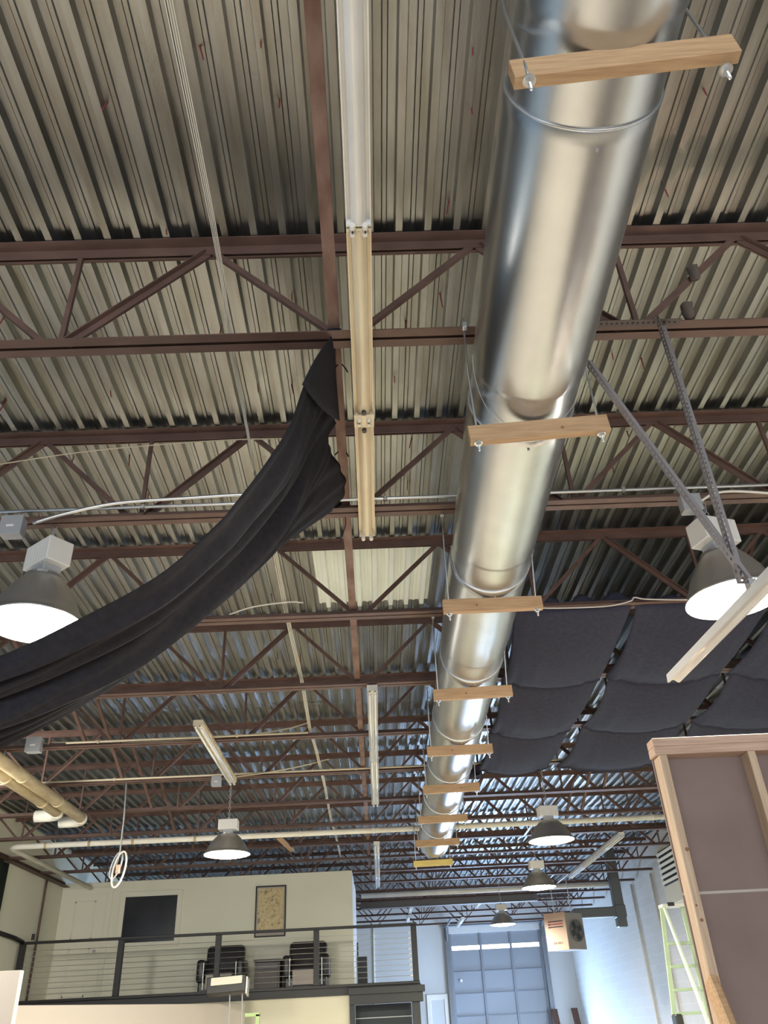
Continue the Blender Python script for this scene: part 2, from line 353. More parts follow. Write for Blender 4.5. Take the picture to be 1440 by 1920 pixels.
MB().tube([(DX0+.3, YB+.02, 2.86), (DX0+.3, YB-.02, 2.86)], .045, 10).build('round_plate', 'white_enamel', gd)

# ------------------------------------------------------------------ roof joists
NODE = -.05
def l_pair(mb, y, z, leg, down, t=.006, gap=.016, x0=XL+.04, x1=XR-.04):
    for s in (-1, 1):
        a, b_ = sorted((y+s*gap/2, y+s*(gap/2+leg))); zz = (z-t, z) if down else (z, z+t); mb.box(x0, x1, a, b_, *zz)
        a, b_ = sorted((y+s*gap/2, y+s*(gap/2+t))); zz = (z-leg, z) if down else (z, z+leg); mb.box(x0, x1, a, b_, *zz)
JL = ['brown roof joist over the black drape\'s near tie, first from the camera', 'brown roof joist with silver conduit beside the two big lamps, second from the camera',
      'brown roof joist on the near side of the pale roof panel', 'brown roof joist on the far side of the pale roof panel',
      'brown roof joist above the fifth wood cradle, next beyond the pale panel\'s pair', 'brown roof joist at the far end of the black ceiling sheets',
      'dark roof joist carrying the small grey box left of the hanging cord', 'dark roof joist with the long white pipe under it',
      'dark roof joist first beyond the long white pipe', 'dark roof joist just in front of the balcony wall top', 'dark roof joist standing right over the balcony wall top',
      'dark roof joist second behind the balcony wall top', 'dark roof joist third behind the balcony wall top', 'dark roof joist fourth behind the balcony wall top',
      'dark roof joist fifth behind the balcony wall top', 'dark roof joist sixth behind the balcony wall, fourth before the far wall', 'dark roof joist third before the far white wall', 'dark roof joist last but one before the far white wall']
j0 = None
for k, y in enumerate(JY):
    if j0 is None:
        j0 = empty('roof_joist', (0, y, Z_BOT), JL[0], 'roof joist', 'open web roof joists')
        mb = MB(); l_pair(mb, y, Z_DECK-.006, .064, True); mb.build('top_chord', 'primer', j0)
        mb = MB(); l_pair(mb, y, Z_BOT, .050, False); mb.build('bottom_chord', 'primer', j0)
        zt, zb = Z_DECK-.05, Z_BOT+.03
        for n in range(-5, 6):
            xb = NODE+1.41*n
            if XL+.1 < xb < XR-.1:
                if n != 0: MB().bar((xb+.03, y, zt), (xb+.03, y, zb), .024, .024).build('vertical_rod', 'primer', j0)
            for s in (-1, 1):
                xt = xb+s*.705
                if not (XL+.05 < min(xb, xt) and max(xb, xt) < XR-.05): continue
                thick = (s == 1 and xb < -.5) or (s == -1 and xb > .5)
                d0, d1 = Vector((xb+s*.05, y, zb)), Vector((xt-s*.02, y, zt))
                if thick:
                    mb = MB(); dd, ss, uu = frame_from(d1-d0); c = (d0+d1)/2
                    for q in (-1, 1):
                        mb.obox(c+ss*q*.018, (d1-d0)/2, ss*.016, uu*.003+ss*0); mb.obox(c+ss*q*.005+uu*-.018, (d1-d0)/2, ss*.003, uu*.018)
                    mb.build('web_diagonal', 'primer', j0)
                else: MB().bar(d0, d1, .026, .030).build('web_diagonal', 'primer', j0)
    else:
        j = copy_tree(j0); j.location = (0, y, Z_BOT); j['label'] = JL[k]

# bridging angle running the length of the roof, and slanting bridging bars
t = MB(); t.box(-.135, -.085, .6, 20.2, Z_BOT+.052, Z_BOT+.058); t.box(-.085, -.079, .6, 20.2, Z_BOT+.052, Z_BOT+.10)
tag(t.build('bridging_angle', 'rust'), 'long rusty brown angle iron running beside the white strip lights', 'angle iron')
first = None
bl = ['third', 'fourth', 'fifth', 'sixth', 'seventh', 'eighth']
for side, sx in (('balcony', -3.2), ('ladder', 3.4)):
    for k in range(2, 8):
        y = JY[k]
        lab = 'slanting brown bridging bar from the %s joist on the %s side' % (bl[k-2], side)
        if first is None:
            first = MB().bar((sx, y+.06, Z_DECK-.10), (sx, y+1.49, Z_BOT+.04), .035, .035).build('bridging_bar', 'primer')
            base = Vector((sx, y, 0)); o = first; l0 = first.location.copy()
        else:
            o = first.copy(); COL.objects.link(o); o.location = l0+Vector((sx, y, 0))-base
        tag(o, lab, 'bridging bar', 'slanting bridging bars')

# ------------------------------------------------------------------ the round duct and its wood cradles
dx = Vector((.0165, 1, 0)).normalized(); sx_ = Vector((1, -.0165, 0)).normalized()
JOINTS = [1.41+1.531*i for i in range(9)]
dt = empty('round_duct', (duct_x(6.5), 6.5, DUCT_Z-DUCT_R), 'large round galvanised duct running the length of the ceiling on wood cradles', 'duct')
def ring(y, r, n=72):
    c = Vector((duct_x(y), y, DUCT_Z)); return [tuple(c+sx_*math.cos(2*PI*k/n)*r+Vector((0, 0, 1))*math.sin(2*PI*k/n)*r) for k in range(n)]
ends = [-.12] + JOINTS
for i in range(len(ends)-1):
    a, b_ = ends[i], ends[i+1]
    prof = [(a+.004, DUCT_R-.006), (a+.012, DUCT_R), (a+.06, DUCT_R+.0005)]
    for q in range(1, 7): u = q/7; prof.append((a+.06+(b_-.36-a)*u, DUCT_R+.0005+.0018*math.sin(PI*u)))
    prof += [(b_-.30, DUCT_R), (b_-.285, DUCT_R-.001), (b_-.27, DUCT_R-.0045), (b_-.25, DUCT_R-.006), (b_-.12, DUCT_R-.0055), (b_-.004, DUCT_R-.005)]
    mb = MB(); mb.grid([ring(y, r) for y, r in prof], loop=True)
    if i == len(ends)-2: mb.grid([ring(b_-.004, DUCT_R-.005), ring(b_+.02, DUCT_R-.03), ring(b_+.025, .02)], loop=True)
    mb.build('duct_section', 'duct', dt, smooth=True)
for y in JOINTS[:-1]:
    mb = MB(); n = 8
    mb.grid([ring(y+.0055*math.cos(2*PI*q/n), DUCT_R-.002+.0055*math.sin(2*PI*q/n)) for q in range(n+1)], loop=True)
    bead = mb.build('joint_bead', 'zinc', dt, smooth=True)
    MB().tube([(duct_x(y)+.01, y+.06, DUCT_Z-DUCT_R+.002), (duct_x(y)+.01, y+.06, DUCT_Z-DUCT_R-.008)], .006, 8).build('sheet_metal_screw', 'grey_box', dt)
ord_ = ['first', 'second', 'third', 'fourth', 'fifth', 'sixth', 'seventh', 'eighth', 'last']
HY = [1.19, 2.80, 4.55, 6.12, 7.66, 9.10, 10.62, 12.14, 13.80]
HL = ['wood cradle nearest the camera, tilted across the duct at the top', 'wood cradle under the duct beside the slotted angle struts', 'wood cradle under the duct at the near edge of the black ceiling sheets',
      'wood cradle under the duct, fourth from the camera', 'wood cradle under the duct, fifth from the camera', 'wood cradle under the duct, sixth from the camera',
      'wood cradle under the duct just before the long white pipe', 'wood cradle under the duct, second from its far end', 'yellow wood cradle at the far end of the duct']
for i, y in enumerate(HY):
    cx = duct_x(y)+(.02 if i < 2 else -.03 if i > 5 else -.01); zb = 3.778
    t = empty('duct_cradle', (cx, y, zb), HL[i], 'duct hanger', 'wood cradles under the duct')
    sk = .02 if i == 0 else .006*(1 if i % 2 else -1); L = .315
    tl = .019 if i == 0 else .016 if i == 1 else .004
    mb = MB(); mb.obox((cx, y, zb+.0445+(0 if i else .022)), (L, -sk, tl), (sk*.06, .019, 0), (-tl*.14, 0, .0445))
    pl = mb.build('plank', 'lumber_y' if i == 8 else 'lumber_x', t, bevel=.002)
    if i < 6:
        kx = cx+random.uniform(-.2, .15)
        MB().tube([(kx, y-.0185, zb+.04), (kx, y-.0215, zb+.04)], .008, 10).build('knot', 'knot', pl)
    jy = min(JY, key=lambda q: abs(q-y)) if i else 1.26
    for s in (-1, 1):
        xx = cx+s*.277; dz = s*tl*.88
        MB().tube([(xx, y, zb-.045+dz), (xx, y, zb+.05), (xx+s*.004, (y+jy)/2, 4.2), (xx, jy+(-.055 if y < jy else .055), Z_BOT+.06)], .0052, 8).build('threaded_rod', 'zinc', t, smooth=True)
        MB().tube([(xx, y, zb-.016+dz), (xx, y, zb-.004+dz)], .013, 6).build('nut', 'zinc', t)
        MB().tube([(xx, y, zb-.005+dz), (xx, y, zb-.001+dz)], .019, 14).build('washer', 'zinc', t)
        if i: MB().box(xx-.012, xx+.012, jy+(-.075 if y < jy else .045), jy+(-.045 if y < jy else .075), Z_BOT-.012, Z_BOT+.022).build('beam_clamp', 'zinc', t, bevel=.003)
# thin wires loosely looped round the duct
for j, (y, lab) in enumerate(((2.62, 'thin wire looped round the duct at the second wood cradle'), (4.30, 'thin wire looped round the duct at the third wood cradle'), (5.85, 'thin wire looped round the duct at the fourth wood cradle'))):
    pts = []
    for q in range(25):
        a = PI+PI*q/24; yy = y+.30*math.sin(a)*-1*.9
        pts.append((duct_x(yy)+math.cos(a)*(DUCT_R+.006), yy, DUCT_Z+math.sin(a)*(DUCT_R+.006)))
    tag(MB().tube(pts, .0018, 6).build('loop_wire', 'grey_box', smooth=True), lab, 'wire', 'wires round the duct')

# ------------------------------------------------------------------ strip lights
def strip_light(xc, y0, y1, zc, mat, label, tubes=True, w=.104, holders=True):
    t = empty('strip_light', (xc, (y0+y1)/2, zc), label, 'strip light', 'strip lights'); L = y1-y0
    pr = [(-w/2, .0), (-w/2, -.006), (-w/2+.006, -.006), (-w/2+.006, .006), (-w/2+.017, .006), (-w/2+.022, -.012)]
    arc = [(-.030+.060*q/8, -.016-.016*math.sin(PI*q/8)) for q in range(9)]
    pr = pr+arc+[(-x, z) for x, z in reversed(pr)]
    mb = MB(); mb.grid([[(xc+x, y0+.012, zc+z) for x, z in pr], [(xc+x, y1-.012, zc+z) for x, z in pr]])
    mb.add([(xc-w/2, y0+.012, zc+.03), (xc+w/2, y0+.012, zc+.03), (xc+w/2, y1-.012, zc+.03), (xc-w/2, y1-.012, zc+.03)], [(0, 1, 2, 3)])
    for s in (-1, 1): mb.add([(xc+s*w/2, y0+.012, zc), (xc+s*w/2, y1-.012, zc), (xc+s*w/2, y1-.012, zc+.03), (xc+s*w/2, y0+.012, zc+.03)], [(0, 1, 2, 3)])
    mb.build('housing', mat, t, smooth=False)
    for yy in (y0, y1-.014): MB().box(xc-w/2, xc+w/2, yy, yy+.014, zc-.03, zc+.03).build('end_plate', mat, t, bevel=.002)
    MB().box(xc-.012, xc+.012, (y0+y1)/2-.01, (y0+y1)/2+.01, zc+.03, max(zc+.05, Z_BOT+.004)).build('mounting_strap', 'zinc', t)
    if holders:
        for yy, dr in ((y0+.004, -1), (y1-.004, 1)):
            for s in (-1, 1):
                h = MB().tube([(xc+s*.026, yy-.018, zc-.045), (xc+s*.026, yy+.018, zc-.045)], .013, 14).build('lampholder', 'porcelain', t, bevel=.002)
                MB().tube([(xc+s*.026, yy+dr*.018, zc-.045), (xc+s*.026, yy+dr*.020, zc-.045)], .006, 10).build('contact', 'dark_contact', h)
                MB().box(xc+s*.026-.007, xc+s*.026+.007, yy-.012, yy+.012, zc-.04, zc-.02).build('lampholder_neck', 'porcelain', t)
    if tubes:
        for s in (-1, 1): MB().tube([(xc+s*.027, y0+.05, zc-.05), (xc+s*.027, y1-.05, zc-.05)], .0125, 12).build('tube', 'tube', t, smooth=True)
    return t
xs = .027
strip_light(xs, .86, 2.105, 4.385, 'white_enamel', 'white empty strip light nearest the camera, left of the duct', tubes=False)
strip_light(xs, 2.115, 3.325, 4.385, 'cream_sheen_enamel', 'empty strip light crossing the nearest joist between two others', tubes=False)
strip_light(xs, 3.335, 4.54, 4.385, 'cream_sheen_enamel', 'empty strip light coloured with a warm reflection, ending at the conduit joist', tubes=False)
mb = MB().box(xs-.054, xs+.054, 3.28, 3.38, 4.341, 4.35); t = mb.build('joiner_plate', 'cream_sheen_enamel', bevel=.002); tag(t, 'warm-tinted joiner plate between two strip lights at the second joist', 'plate')
for yy in (3.26, 3.41): MB().tube([(xs, yy, 4.351), (xs, yy, 4.335)], .013, 10).build('knockout', 'dark_contact', t)
strip_light(.035, 7.40, 9.82, 4.385, 'white_enamel', 'white strip light with tubes just beyond the pale roof panel')
strip_light(.038, 9.84, 12.02, 4.385, 'white_enamel', 'white strip light in line beyond the first tubed one, before the white pipe')
strip_light(.042, 15.0, 17.40, 4.385, 'white_enamel', 'white strip light left of the balcony wall corner, near one of two')
strip_light(.046, 17.42, 19.85, 4.385, 'white_enamel', 'white strip light in line past the balcony wall corner')
strip_light(-1.79, 8.2, 10.5, 4.385, 'cream_sheen_enamel', 'yellowed strip light alone over the drape side, before the round lamp')
strip_light(4.45, 15.2, 17.5, 4.385, 'white_enamel', 'white strip light on the ladder side, near one of a pair in line')
strip_light(4.45, 17.52, 19.85, 4.385, 'white_enamel', 'white strip light on the ladder side, far one of a pair in line')
strip_light(.93, 23.6, 25.0, 4.385, 'white_enamel', 'short white strip light above the balcony end post')
strip_light(.93, 26.0, 27.6, 4.385, 'white_enamel', 'short white strip light near the far wall above the balcony end post')
strip_light(2.62, 27.2, 29.5, 4.385, 'white_enamel', 'white strip light at the corner of the overhead door')
strip_light(2.75, 23.15, 24.5, 4.385, 'white_enamel', 'short white strip light over the farthest round lamp')

# ------------------------------------------------------------------ high bay lamps
def high_bay(x, y, zl, rot, label, lens='lens_near', R=.27, H=.56, zh=Z_BOT):
    t = empty('high_bay_lamp', (x, y, zl), label, 'lamp', 'round high bay lamps')
    s = H/.56; zt = zl+H
    prof = [(R+.012, 0), (R+.012, .012), (R, .016), (R*.93, .07*s), (R*.80, .16*s), (R*.60, .25*s), (R*.46, .295*s), (R*.40, .31*s), (.001, .312*s)]
    MB().lathe(prof, (x, y, zl), 40).build('reflector', 'reflector', t, smooth=True, solid=.003)
    MB().lathe([(.001, -.028), (R*.5, -.022), (R*.85, -.008), (R*.985, .006)], (x, y, zl), 40).build('lens', lens, t, smooth=True)
    MB().lathe([(.10*s, 0), (.115*s, .004), (.115*s, .018), (.09*s, .024)], (x, y, zl+.305*s), 24, cap1=True).build('collar', 'reflector', t)
    R_ = Matrix.Rotation(rot, 3, 'Z'); ax, ay = R_ @ Vector((1, 0, 0)), R_ @ Vector((0, 1, 0)); c = Vector((x, y, 0))
    MB().obox(c+Vector((0, 0, zl+.355*s)), ax*.075*s, ay*.060*s, Vector((0, 0, .032*s))).build('neck', 'grey_box', t, bevel=.004)
    hz = .165*s
    bx = MB().obox(c+Vector((0, 0, zt-hz/2-.01)), ax*.13*s**.3, ay*.085*s**.3, Vector((0, 0, hz/2))).build('ballast_box', 'ballast', t, bevel=.006)
    f = MB()
    for q in range(-3, 4):
        f.obox(c+ax*q*.03+Vector((0, 0, zt-hz/2-.01))-ay*(.0855*s**.3), ax*.002, ay*.002, Vector((0, 0, hz*.42)))
    f.build('vent_ribs', 'ballast', bx)
    mb = MB(); q = [(x, y, zt-.012), (x, y, zt+.02)]
    mb.tube(q, .016, 10); n = max(2, int((zh-zt-.02)/.035))
    for k in range(n+1):
        zz = zt+.02+(zh-zt-.02)*k/n; a = k % 2
        mb.tube([(x+(.012*math.cos(2*PI*q_/10) if a else 0), y+(0 if a else .012*math.cos(2*PI*q_/10)), zz+.021*math.sin(2*PI*q_/10)) for q_ in range(11)], .003, 5, cap=False)
    mb.build('chain', 'grey_box', t)
    if min(abs(y-q) for q in JY) > .3: MB().box(x-.02, x+.02, JY[7]-.05, JY[8]+.05, zh-.006, zh+.002).build('hanger_bar', 'slotted', t)
    return t
high_bay(-1.99, 4.40, 3.735, math.radians(-38), 'big lit round lamp behind the edge of the black drape')
high_bay(2.235, 4.36, 3.70, math.radians(18), 'big lit round lamp behind the slotted angle struts')
high_bay(-1.815, 10.56, 3.505, 0.0, 'lit round lamp over the balcony railing', H=.42)
high_bay(2.205, 10.56, 3.49, .1, 'greenish lit round lamp, nearest of three in line beyond the black sheets', 'lens_green', H=.42)
high_bay(2.695, 14.45, 3.47, .05, 'lit round lamp, middle of three in line before the overhead door', 'lens_far', H=.42)
high_bay(2.795, 19.9, 3.465, .0, 'small lit round lamp right before the overhead door', 'lens_far', H=.42)

# ------------------------------------------------------------------ conduit, boxes and cables
def cable(name, pts, r, mat, label, cat, n=None, group=None):
    o = MB().tube(smooth_pts(pts, n or len(pts)*6), r, 8).build(name, mat, smooth=True); return tag(o, label, cat, group)
def conduit(y, z, x0, x1, label, r=.0115, mat='zinc'):
    t = empty('conduit', ((x0+x1)/2, y, z), label, 'conduit')
    MB().tube([(x0, y, z), (x1, y, z)], r, 10).build('pipe_run', mat, t, smooth=True)
    x = x0+.35
    while x < x1:
        MB().box(x-.012, x+.012, y-r-.004, y+r+.004, z-r-.004, z+r+.004).build('strap', mat, t, bevel=.003); x += 1.55
    return t
conduit(JY[1]-.08, Z_BOT+.05, XL+.1, XR-.1, 'silver conduit along the second joist beside the big lamps')
conduit(JY[5]-.08, Z_BOT+.03, -5.2, 5.9, 'pale conduit along the sixth joist above the round lamp', mat='cable_old')
conduit(JY[4]-.09, Z_BOT+.03, -3.4, -.7, 'yellowed conduit ending at the small grey box', mat='cable_old')
cable('flexible_conduit', [(-2.06, 4.24, 4.36), (-1.85, 4.23, 4.42), (-1.55, 4.24, 4.49), (-1.1, 4.24, 4.51), (-.75, 4.24, 4.52), (-.5, 4.25, 4.50)], .011, 'zinc', 'flexible silver conduit rising from the grey box by the big lamp', 'conduit')
def junction_box(x, y, z, s, label):
    t = empty('junction_box', (x, y, z-s/2), label, 'junction box', 'grey junction boxes')
    MB().box(x-s/2, x+s/2, y-s*.3, y+s*.3, z-s/2, z+s/2).build('box_body', 'grey_box', t, bevel=.004)
    MB().box(x-s*.53, x+s*.53, y-s*.34, y-s*.3, z-s*.53, z+s*.53).build('cover_plate', 'grey_box', t, bevel=.002)
    MB().box(x-s*.2, x+s*.15, y-s*.35, y-s*.34, z-s*.12, z+s*.0).build('paper_sticker', 'white_enamel', t)
junction_box(-2.19, 4.27, 4.35, .13, 'grey junction box beside the big lamp at the black drape')
junction_box(2.10, 4.27, 4.34, .12, 'grey junction box beside the big lamp behind the struts')
junction_box(-1.99, 10.5, 4.38, .12, 'small pale box above the round lamp by the balcony')
junction_box(-3.75, 8.93, 4.45, .16, 'small grey box on the joist left of the hanging cord')
for i, off in enumerate((-.010, -.0035, .0035, .010)):
    pts = [(-.60+off, .9, 4.66), (-.602+off*1.3, 1.33, 4.60), (-.60+off, 2.29, 4.55), (-.628+off*.8, 2.92, 4.54), (-.644+off*.6, 3.70, 4.52), (-.655+off*.3, 3.98, 4.50+.01*i)]
    cable('white_cable', pts, .002, 'white_cable', 'white cable in the bundle of four left of the strip lights', 'cable', 30, 'near white cable bundle')
for i, off in enumerate((-.013, .0, .013)):
    pts = [(-.655+off, 5.0, 4.60), (-.655+off, 6.2, 4.52), (-.66+off, 7.6, 4.55), (-.68+off, 9.0, 4.50), (-.68+off, 9.76, 4.56), (-.65+off, 11.2, 4.46), (-.68+off, 12.4, 4.55), (-.68+off, 13.6, 4.50), (-.67+off, 15.4, 4.52), (-.67+off, 17.3, 4.50)]
    cable('white_cable', pts, .0045, 'cable_pale', 'yellowed cable in the far bundle between drape and balcony corner', 'cable', 60, 'far yellowed cable bundle')
cable('loose_cable', [(-3.6, 9.0, 4.50), (-2.6, 9.0, 4.46), (-1.6, 8.98, 4.47), (-1.0, 8.97, 4.52), (-.7, 9.0, 4.60)], .008, 'cable_old', 'loose cable trailing along the joist from the small grey box', 'cable')
cable('loose_cable', [(-1.85, 10.48, 4.42), (-1.4, 10.46, 4.45), (-.9, 10.46, 4.52), (-.55, 10.48, 4.60)], .008, 'cable_old', 'loose cable rising from the box over the round lamp', 'cable')
cable('loose_cable', [(-2.6, 4.33, 4.87), (-1.8, 4.26, 4.93), (-1.0, 4.27, 4.99), (-.5, 4.28, 5.0)], .004, 'cable_old', 'thin pale cable along the second joist\'s top', 'cable')
cable('loose_cable', [(2.16, 4.27, 4.36), (2.35, 4.22, 4.40), (3.0, 4.25, 4.36), (4.0, 4.25, 4.38)], .008, 'white_cable', 'pale cable running to the box of the lamp behind the struts', 'cable')
cable('loose_cable', [(-1.10, 5.86, 4.47), (-.9, 5.8, 4.50), (-.62, 5.78, 4.52), (-.5, 5.8, 4.52)], .006, 'white_cable', 'short white cable lying on the joist near the pale roof panel', 'cable')

# hanging cord with a coil
t = empty('hanging_cord', (-3.12, 10.56, 3.2), 'coiled cord hanging from the ceiling in front of the balcony wall', 'cord')
MB().tube([(-3.16, 10.56, Z_BOT+.01), (-3.13, 10.54, 4.0), (-3.12, 10.52, 3.6), (-3.14, 10.5, 3.42)], .010, 8).build('drop', 'grey_box', t, smooth=True)
MB().tube([(-3.10+.07*math.cos(a)+.03*math.sin(a), 10.5, 3.39+.20*math.sin(a)) for a in [2*PI*q/28 for q in range(29)]], .012, 8, cap=False).build('coil', 'white_cable', t, smooth=True)
MB().tube([(-3.15+.055*math.cos(a)+.035*math.sin(a), 10.53, 3.44+.15*math.sin(a)) for a in [2*PI*q/28 for q in range(29)]], .011, 8, cap=False).build('coil', 'grey_box', t, smooth=True)
MB().box(-3.135, -3.085, 10.47, 10.52, 3.34, 3.44).build('plug', 'heater_beige', t, bevel=.008)

# ------------------------------------------------------------------ pipes
def arc(c, r, a0, a1, u, v, n=8):
    c, u, v = Vector(c), Vector(u), Vector(v); return [c+(u*math.cos(a0+(a1-a0)*q/n)+v*math.sin(a0+(a1-a0)*q/n))*r for q in range(n+1)]
t = empty('white_pipe', (0, JY[7], 4.33), 'long white pipe crossing the hall under the joists, elbowed along the side wall', 'pipe')
yp = JY[7]+.14
pts = [(5.9, yp, 4.36), (-5.7, yp, 4.36)] + arc((-5.7, yp+.2, 4.36), .2, -PI/2, -PI, (1, 0, 0), (0, 1, 0)) + [(-5.9, YW-.1, 4.36)]
MB().tube(pts, .043, 14).build('pipe_run', 'pipe_white', t, smooth=True)
for x in (-5.3, -4.6, -3.9, -2.9, -2.5, -1.2, 0, 1.4, 3.0, 4.6): MB().tube([(x-.02, yp, 4.36), (x+.02, yp, 4.36)], .048, 14).build('coupling', 'pipe_tan' if x < -2 else 'pipe_white', t, smooth=True)
for x, y1, lab in ((-4.30, 11.35, 'tan wrapped pipe nearer the side wall, with an elbow'), (-4.10, 11.75, 'tan wrapped pipe nearer the round lamp, with an elbow')):
    t = empty('wrapped_pipe', (x, 9, 4.2), lab, 'pipe', 'pair of tan wrapped pipes')
    MB().tube([(x, 7.0, 4.30), (x, y1, 4.30)], .072, 16).build('pipe_run', 'pipe_tan', t, smooth=True)
    el = arc((x-.20, y1+.02, 4.30), .20, 0, PI/2, (1, 0, 0), (0, 1, 0)); el = [p for p in el]+[el[-1]+Vector((-.16, .0, .0))]
    MB().tube(el, .078, 16).build('elbow', 'pipe_white', t, smooth=True)
    for y in (8.3, 9.6, 10.8): MB().tube([(x, y-.03, 4.30), (x, y+.03, 4.30)], .078, 16).build('joint_band', 'pipe_tan', t, smooth=True)
    MB().bar((x, 9.01, 4.37), (x, 9.01, Z_BOT+.01), .02, .006).build('hanger_strap', 'zinc', t)
o = MB(); o.box(XL+.02, XL+.14, 13.2, YW, 4.40, 4.408); o.box(XL+.02, XL+.03, 13.2, YW, 4.40, 4.50)
tag(o.build('ledger_angle', 'primer'), 'brown ledger angle along the side wall above the balcony', 'ledger')
cable('wall_conduit', [(XL+.03, 17.2, 2.32), (XL+.03, 17.2, 3.4), (XL+.03, 17.2, 4.39)], .022, 'primer', 'thin dark pipe up the side wall beside the balcony door', 'pipe')
o = MB(); rows = []
for q in range(25):
    yy = 12.3+(15.27-12.3)*q/24; rows.append([(XL+.05+.03*math.sin(q*1.3), yy, z) for z in (.02, 1.5, 3, 4.385)])
tag(o.grid(rows).build('dark_curtain', 'dark_green', smooth=True, solid=.006), 'very dark green curtain on the side wall beside the balcony', 'curtain')
for c, lab in (((1.747, 2.775, 4.79), 'grey mud nest clump on the first joist web, right of the duct'), ((1.64, 2.765, 4.505), 'lower grey mud nest clump by the first joist, right of the duct')):
    mb = MB(); mb.lathe([(.004, -.05), (.022, -.04), (.030, -.01), (.024, .02), (.030, .04), (.012, .06), (.003, .065)], c, 12)
    mb.v = [(x+random.uniform(-.005, .005), y+random.uniform(-.005, .005), z) for x, y, z in mb.v]
    tag(mb.build('mud_nest', 'mud', smooth=True), lab, 'nest')
# stray lumber across the pipe beside the round lamp
o = MB().bar((-1.62, 14.4, 4.44), (-1.50, 15.6, 4.44), .09, .038); tag(o.build('wood_offcut', 'lumber_x', bevel=.002), 'short wood offcut lying across joists beside the round balcony lamp', 'board')
# large grey pipe and girder crossing beyond the balcony wall
o = MB().tube([(-.36, 21.36, 4.37), (5.9, 21.36, 4.37)], .055, 14); tag(o.build('grey_pipe', 'pipe_white', smooth=True), 'pale pipe crossing the far bay before the overhead door', 'pipe')
o = MB(); o.box(-.40, 4.2, 22.90, 23.02, 4.418, 4.429); o.box(-.40, 4.2, 22.95, 22.96, 4.28, 4.42); o.box(-.40, 4.2, 22.90, 23.02, 4.27, 4.28)
tag(o.build('steel_girder', 'steel_far'), 'dark steel girder crossing the far bay', 'girder')

# ------------------------------------------------------------------ slotted angle struts and the bar they carry
def slotted(name, p0, p1, wdir, w, mat, parent, pitch=.0254):
    p0, p1, wd = Vector(p0), Vector(p1), Vector(wdir).normalized(); d = (p1-p0).normalized(); L = (p1-p0).length; n = int(L/pitch)
    nr = d.cross(wd).normalized(); mb = MB()
    for wd_, nn in ((wd, nr), (nr, wd)):
        e = w*.34
        for a, b_ in ((0, e), (w-e, w)): mb.obox((p0+p1)/2+wd_*(a+b_)/2, (p1-p0)/2, wd_*(b_-a)/2, nn*.0011)
        for k in range(n+1):
            mb.obox(p0+d*min(k*pitch+pitch*.25, L-pitch*.25)+wd_*w/2, d*pitch*.26, wd_*(w/2-e), nn*.0011)
    return mb.build(name, mat, parent)
t = empty('slotted_angle_hanger', (1.45, 2.78, 3.0), 'perforated steel angle hanger of two struts in front of the big lamp', 'hanger')
slotted('mounting_angle', (.95, 2.735, Z_BOT-.042), (1.56, 2.735, Z_BOT-.042), (0, 0, 1), .040, 'slotted_dark', t)
slotted('strut', (1.45, 2.735, Z_BOT-.01), (1.435, 2.735, 2.985), (1, 0, 0), .040, 'slotted', t)
slotted('strut', (1.05, 2.725, 4.15), (1.46, 2.725, 2.985), (1, 0, .4), .040, 'slotted', t)
MB().tube([(1.455, 2.70, 3.01), (1.455, 2.76, 3.01)], .008, 8).build('bolt', 'zinc', t)
ang = Vector((1.449-1.53, 3.66-2.35, 0)).normalized(); sd = Vector((ang.y, -ang.x, 0))
t = empty('hung_channel', (1.49, 3.0, 2.93), 'pale metal channel hung from the slotted struts, pointing away from the camera', 'channel')
c0, c1 = Vector((1.525, 2.35, 2.95)), Vector((1.455, 3.64, 2.95))
mb = MB(); prc = [(-.027, .022), (-.030, -.018), (-.022, -.018), (-.006, -.006), (.006, -.006), (.022, -.018), (.030, -.018), (.027, .022)]
mb.grid([[c0+sd*a+Vector((0, 0, b_)) for a, b_ in prc], [c1+sd*a+Vector((0, 0, b_)) for a, b_ in prc]], loop=True)
mb.build('channel_body', 'white_enamel', t)
for k in range(4):
    p = c0+(c1-c0)*(.2+.22*k)+sd*.031; MB().tube([p-Vector((0, 0, .0)), p+sd*.006], .005, 8).build('screw_head', 'zinc', t)
MB().box(1.475, 1.505, 2.72, 2.76, 2.965, 3.0).build('saddle', 'zinc', t)

# ------------------------------------------------------------------ black drape slung from the ceiling
UP = [(-.108, 2.81, 4.462), (-.195, 2.79, 4.28), (-.255, 2.78, 4.09), (-.305, 2.75, 3.86), (-.405, 2.72, 3.62), (-.515, 2.70, 3.415), (-.574, 2.70, 3.328), (-.796, 2.75, 3.131), (-1.135, 2.85, 2.992), (-1.443, 2.95, 2.903), (-1.9, 3.1, 2.83), (-2.6, 3.3, 2.79)]
LO = [(-.142, 4.36, 4.49), (-.303, 4.28, 4.312), (-.518, 4.15, 4.057), (-.714, 4.05, 3.823), (-1.023, 3.9, 3.434), (-1.378, 3.75, 3.041), (-1.695, 3.65, 2.789), (-2.05, 3.58, 2.60), (-2.75, 3.55, 2.50)]
NS, NV = 90, 72
ua, la = smooth_pts(UP, NS), smooth_pts(LO, NS)
rows = []
def hem(v): return Vector((-.108-.03*v+.055*math.sin(PI*3*v)*(.6 if v < .5 else -.25)*min(1, v*8), 0, .02*math.sin(PI*v)))
